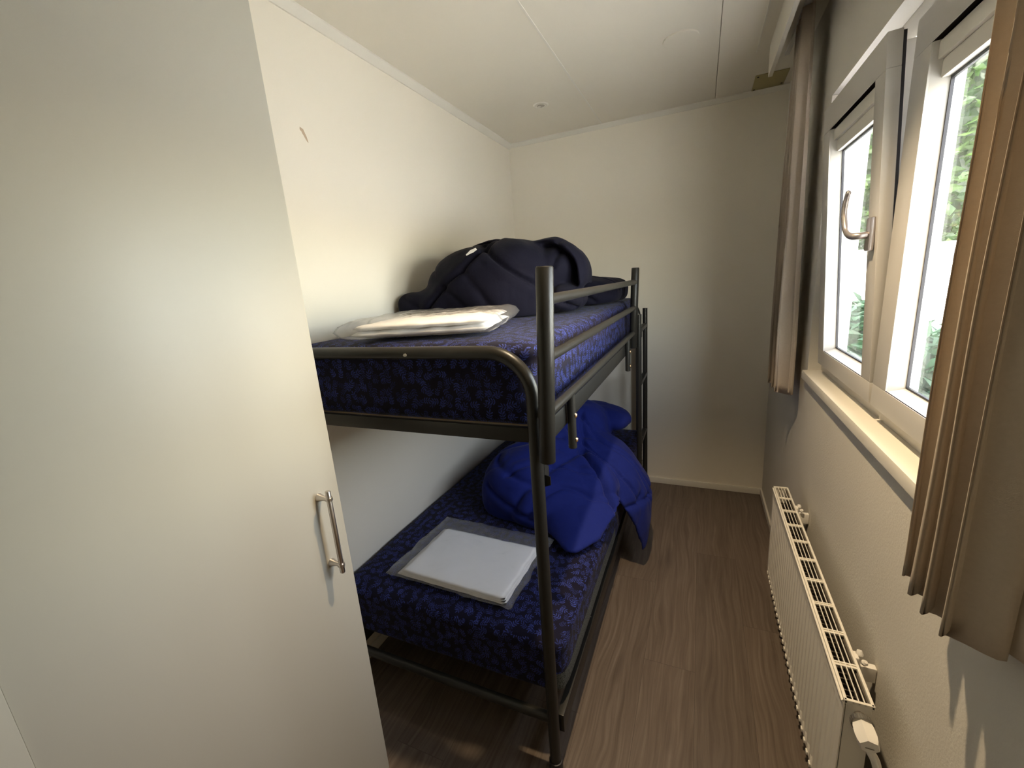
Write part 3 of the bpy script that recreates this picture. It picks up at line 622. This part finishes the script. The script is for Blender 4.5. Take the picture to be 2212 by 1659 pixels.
for i in range(nc + 1):
    y = RY0 + i * cl
    if i in (0, nc): b.box(RX0, RX1, min(max(y - .003, RY0), RY1 - .006), max(min(y + .003, RY1), RY0 + .006), z0 - .004, z1, .001)
    else:
        b.box(RX0 + .005, RX1 - .005, y - .0062, y - .0022, z0, z1 - .0005); b.box(RX0 + .005, RX1 - .005, y + .0022, y + .0062, z0, z1 - .0005); b.box(RX0 + .005, RX1 - .005, y - .0024, y + .0024, z0 - .004, z1 - .003)
iw = (RX1 - RX0 - .0124) / 4
for k in (1, 2, 3): b.box(RX0 + .0062 + iw * k - .0009, RX0 + .0062 + iw * k + .0009, RY0, RY1, z0, z1 - .0006)
b.build('top_grille', 'rad', rd, 40)
b = MB(); b.tube([(RX0 - .001, RY0 + .004, RZ1 - .009), (RX0 - .001, RY1 - .004, RZ1 - .009)], .0032, 10); b.build('front_lip', 'rad', rd, 50)
for y in (-1.19, -1.90):
    b = MB(); b.box(RX1 - .002, RX1 + .012, y - .012, y + .012, RZ1 - .06, RZ1 - .012, .003); b.box(RX1 + .010, W - .0008, y - .008, y + .008, RZ1 - .075, RZ1 - .035, .002)
    b.lathe([(.007, 0), (.008, .004), (.005, .012)], (RX1 + .016, y + .004, RZ1 - .016), (0, .4, 1), 12); b.lathe([(.006, 0), (.007, .005), (.004, .01)], (RX1 + .020, y - .012, RZ1 - .022), (.3, -.4, 1), 12)
    b.build('wall_bracket', 'valve', rd, 40)
vv = empty('thermostat_valve', (1.566, RY0 - .02, .535), rd)
vx, vz = 1.566, RZ1 - .030
b = MB(); b.lathe([(.010, 0), (.010, .010), (.0125, .011), (.0125, .016)], (vx, RY0, vz), (0, -1, 0), 20); b.build('valve_body', 'steel', vv, 40)
b = MB(); k = 24; ring = [(.0165 + (.0007), .0)]; b.lathe([(.0175, .012), (.0200, .013), (.0200, .024), (.0180, .025)], (vx, RY0, vz), (0, -1, 0), 24)
for i in range(24):
    a = 2 * math.pi * i / 24; b.box(vx + .0196 * math.cos(a) - .0008, vx + .0196 * math.cos(a) + .0008, RY0 - .0225, RY0 - .0135, vz + .0196 * math.sin(a) - .0008, vz + .0196 * math.sin(a) + .0008)
b.build('locking_ring', 'ring', vv, 40)
b = MB(); b.lathe([(.0180, .023), (.0205, .032), (.0212, .050), (.0195, .060), (.0165, .066)], (vx, RY0, vz), (0, -1, -.06), 6); b.lathe([(.0005, .0), (.0005, .001)], (vx, RY0 - .05, vz)); b.build('knob', 'valve', vv, 30)
b = MB(); b.box(vx - .007, vx + .007, RY0 - .0675, RY0 - .0665, vz - .0068, vz - .0055); b.build('knob_mark', 'ring', vv)
b = MB(); b.tube(spline([(1.585, RY0 + .05, .16), (1.590, RY0 + .02, .12), (1.600, RY0 - .01, .10), (1.603, RY0 - .015, .0)], 8), .0085, 16); b.build('supply_pipe', 'valve', rd, 60)
b = MB(); b.tube(spline([(1.600, RY0 - .030, .0), (1.603, RY0 - .028, .25), (1.602, RY0 - .022, .42), (1.585, RY0 - .012, .47), (1.566, RY0 - .008, .50), (1.566, RY0 - .006, .535)], 8), .0085, 16); b.build('supply_pipe', 'valve', rd, 60)

# ------------------------------------------------------------------ ceiling fittings
def downlight(x, y, lit, label=None):
    e = empty('ceiling_spotlight', (x, y, H)); tag(e, label, 'spotlight')
    b = MB(); b.lathe([(.026, .001), (.028, -.003), (.036, -.0045), (.041, -.002), (.042, 0)], (x, y, H), (0, 0, 1), 40); b.build('bezel', 'trim', e, 60)
    return e
e = downlight(.417, -.515, 0, 'small round white recessed spotlight, unlit, in the ceiling above the far end of the bed')
b = MB(); b.lathe([(.0275, -.004), (.0275, -.0046)], (.417, -.515, H), (0, 0, 1), 40); b.build('inner_ring', 'trim', e)
b = MB(); b.lathe([(.021, -.0046), (.020, -.0052)], (.417, -.515, H), (0, 0, 1), 32)
b.build('reflector', mat('spot_reflector', (.40, .36, .30), .5), e)
b = MB(); b.lathe([(.009, -.005), (.008, -.0065), (.001, -.007)], (.408, -.513, H), (0, 0, 1), 16); b.build('bulb', 'trim', e, 60)
b = MB(); b.lathe([(.070, 0), (.070, -.005), (.068, -.0062), (.001, -.0066)], (1.133, -.812, H), (0, 0, 1), 64)
tag(b.build('ceiling_cover_cap', 'ceil', None, 30), 'plain round blanking cap on the ceiling near the curtain board', 'cover cap')
b = MB(); b.lathe([(.006, 0), (.006, -.0006)], (0, 0, 0), (-1, 0, 0), 12)
for v in b.bm.verts: v.co = Vector((v.co.x, v.co.y * .6 - 1.792, v.co.z * .9 + 2.028))
for i in range(1):
    b.poly([(.0008, -1.795, 2.034), (.0008, -1.782, 2.030), (.0008, -1.772, 2.008), (.0008, -1.768, 1.992), (.0008, -1.773, 1.994), (.0008, -1.788, 2.016)], (-.0006, 0, 0))
tag(b.build('wall_scuff', mat('plaster_scuff', (.52, .40, .28), .8)), 'small brownish screw hole with chipped paint high on the left wall', 'scuff')
# the lit spotlight above the viewer
LX, LY = 1.10, -1.93
e = downlight(LX, LY, 1, 'round recessed ceiling spotlight, lit, in front of the window')
em = mat('lamp_glow', (1, .9, .7), .5); em.node_tree.nodes['Principled BSDF'].inputs['Emission Color'].default_value = (1, .78, .5, 1); em.node_tree.nodes['Principled BSDF'].inputs['Emission Strength'].default_value = 6
b = MB(); b.lathe([(.024, -.003), (.022, -.0045)], (LX, LY, H), (0, 0, 1), 32); b.build('bulb', em, e)
ld = bpy.data.lights.new('spot_light', 'SPOT'); ld.spot_size = R(94); ld.spot_blend = .6; ld.shadow_soft_size = .024; ld.energy = LAMP_POWER; ld.color = (1, .76, .47); lo = bpy.data.objects.new('spot_light', ld); COL.objects.link(lo); lo.location = (LX, LY, H - .012)

# ------------------------------------------------------------------ outside
S(box('ground', 'paving', WO, 40, -14, 40, -.45, -.35))
def leaves(name, mname, pts, size, aspect, parent=None, jitter=1.0):
    n = len(pts); V = []; Fc = []
    for i, p in enumerate(pts):
        d = Vector(rng.normal(size=3)); d.z = abs(d.z) * .5 - .15; d.normalize(); up = Vector(rng.normal(size=3)); s_ = d.cross(up).normalized(); nn = d.cross(s_); L_ = size * (.6 + .8 * rng.rand()); wd_ = L_ * aspect
        p = Vector(p); k = len(V)
        V += [p, p + d * L_ * .45 + s_ * wd_ + nn * L_ * .08, p + d * L_, p + d * L_ * .45 - s_ * wd_ + nn * L_ * .08, p + d * L_ * .5 - nn * L_ * .04]
        Fc += [(k, k + 1, k + 4), (k + 1, k + 2, k + 4), (k + 2, k + 3, k + 4), (k + 3, k, k + 4)]
    me = bpy.data.meshes.new(name); me.from_pydata([tuple(v) for v in V], [], Fc); return finish(me, name, mname, parent)
def blobpts(c, r, n, shell=.55):
    out = []
    for _ in range(n):
        d = rng.normal(size=3); d /= np.linalg.norm(d); rr = shell + (1 - shell) * rng.rand(); out.append(tuple(c[i] + d[i] * r[i] * rr * (1 + .12 * math.sin(7 * d[0] + 5 * d[2])) for i in range(3)))
    return out
def trunk(parent, x, y, z0, z1, r):
    b = MB(); b.tube([(x, y, z0), (x + .05, y, (z0 + z1) / 2), (x, y + .05, z1)], [r, r * .8, r * .5], 10); b.build('trunk', 'bark', parent, 60)
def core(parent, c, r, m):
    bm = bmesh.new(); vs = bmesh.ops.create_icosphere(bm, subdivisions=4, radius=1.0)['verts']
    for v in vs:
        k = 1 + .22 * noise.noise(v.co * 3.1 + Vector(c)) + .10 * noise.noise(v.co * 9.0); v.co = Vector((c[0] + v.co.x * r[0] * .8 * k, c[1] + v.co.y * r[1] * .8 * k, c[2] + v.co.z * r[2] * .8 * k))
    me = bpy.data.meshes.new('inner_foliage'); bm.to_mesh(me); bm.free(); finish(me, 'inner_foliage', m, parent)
for i, (c, r, n, lab) in enumerate([((2.52, 1.75, .42), (.42, .62, .72), 1500, 'glossy laurel shrub outside, seen low through the tilted window sash'), ((2.55, .35, .36), (.42, .55, .72), 1500, 'glossy laurel shrub outside, seen low beside the foreground curtain')]):
    e = empty('laurel_shrub', (c[0], c[1], -.35)); tag(e, lab, 'shrub'); leaves('foliage', 'leaf_laurel', blobpts(c, r, int(n * 1.6), .7), .15, .19, e); core(e, c, r, 'leaf_laurel'); trunk(e, c[0], c[1], -.35, c[2], .03)
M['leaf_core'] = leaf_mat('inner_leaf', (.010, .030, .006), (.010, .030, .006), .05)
g = N(M['leaf_core']); 
c, r = (4.9, 12.0, .40), (2.3, .7, 1.05)
e = empty('hedge', (c[0], c[1], -.35)); tag(e, 'sunlit yellow-green hedge across the paving outside the window', 'hedge'); leaves('foliage', 'leaf_hedge', blobpts(c, r, 4500, .8), .13, .35, e); core(e, c, r, 'leaf_hedge'); trunk(e, c[0], c[1], -.35, c[2], .04)
for i, (c, r, n, lab) in enumerate([((5.2, 19.0, 4.3), (3.6, 2.0, 3.6), 9000, 'leafy tree outside, seen high through the tilted window sash'), ((7.3, 13.6, 4.6), (3.0, 2.0, 3.4), 9000, 'tall leafy tree outside, seen above the parked van')]):
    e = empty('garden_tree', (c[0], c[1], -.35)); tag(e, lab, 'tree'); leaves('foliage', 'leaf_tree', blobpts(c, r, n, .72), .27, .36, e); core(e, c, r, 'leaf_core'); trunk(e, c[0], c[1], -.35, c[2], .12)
vn = empty('parked_van', (5.2, 8.0, -.35)); tag(vn, 'white van with a dark rear window parked outside beyond the paving', 'van')
b = MB(); b.box(4.25, 6.1, 6.3, 10.3, -.12, 1.62, .10); b.build('van_body', 'van', vn, 40)
b = MB(); b.box(4.38, 5.95, 6.285, 6.31, 1.30, 1.50, .01); b.build('rear_window', 'vanglass', vn)
for x in (4.3, 5.86):
    for y in (7.1, 9.5):
        b = MB(); b.lathe([(.31, 0), (.31, .2)], (x, y, -.04), (1, 0, 0), 24); b.build('wheel', 'gasket', vn, 40)
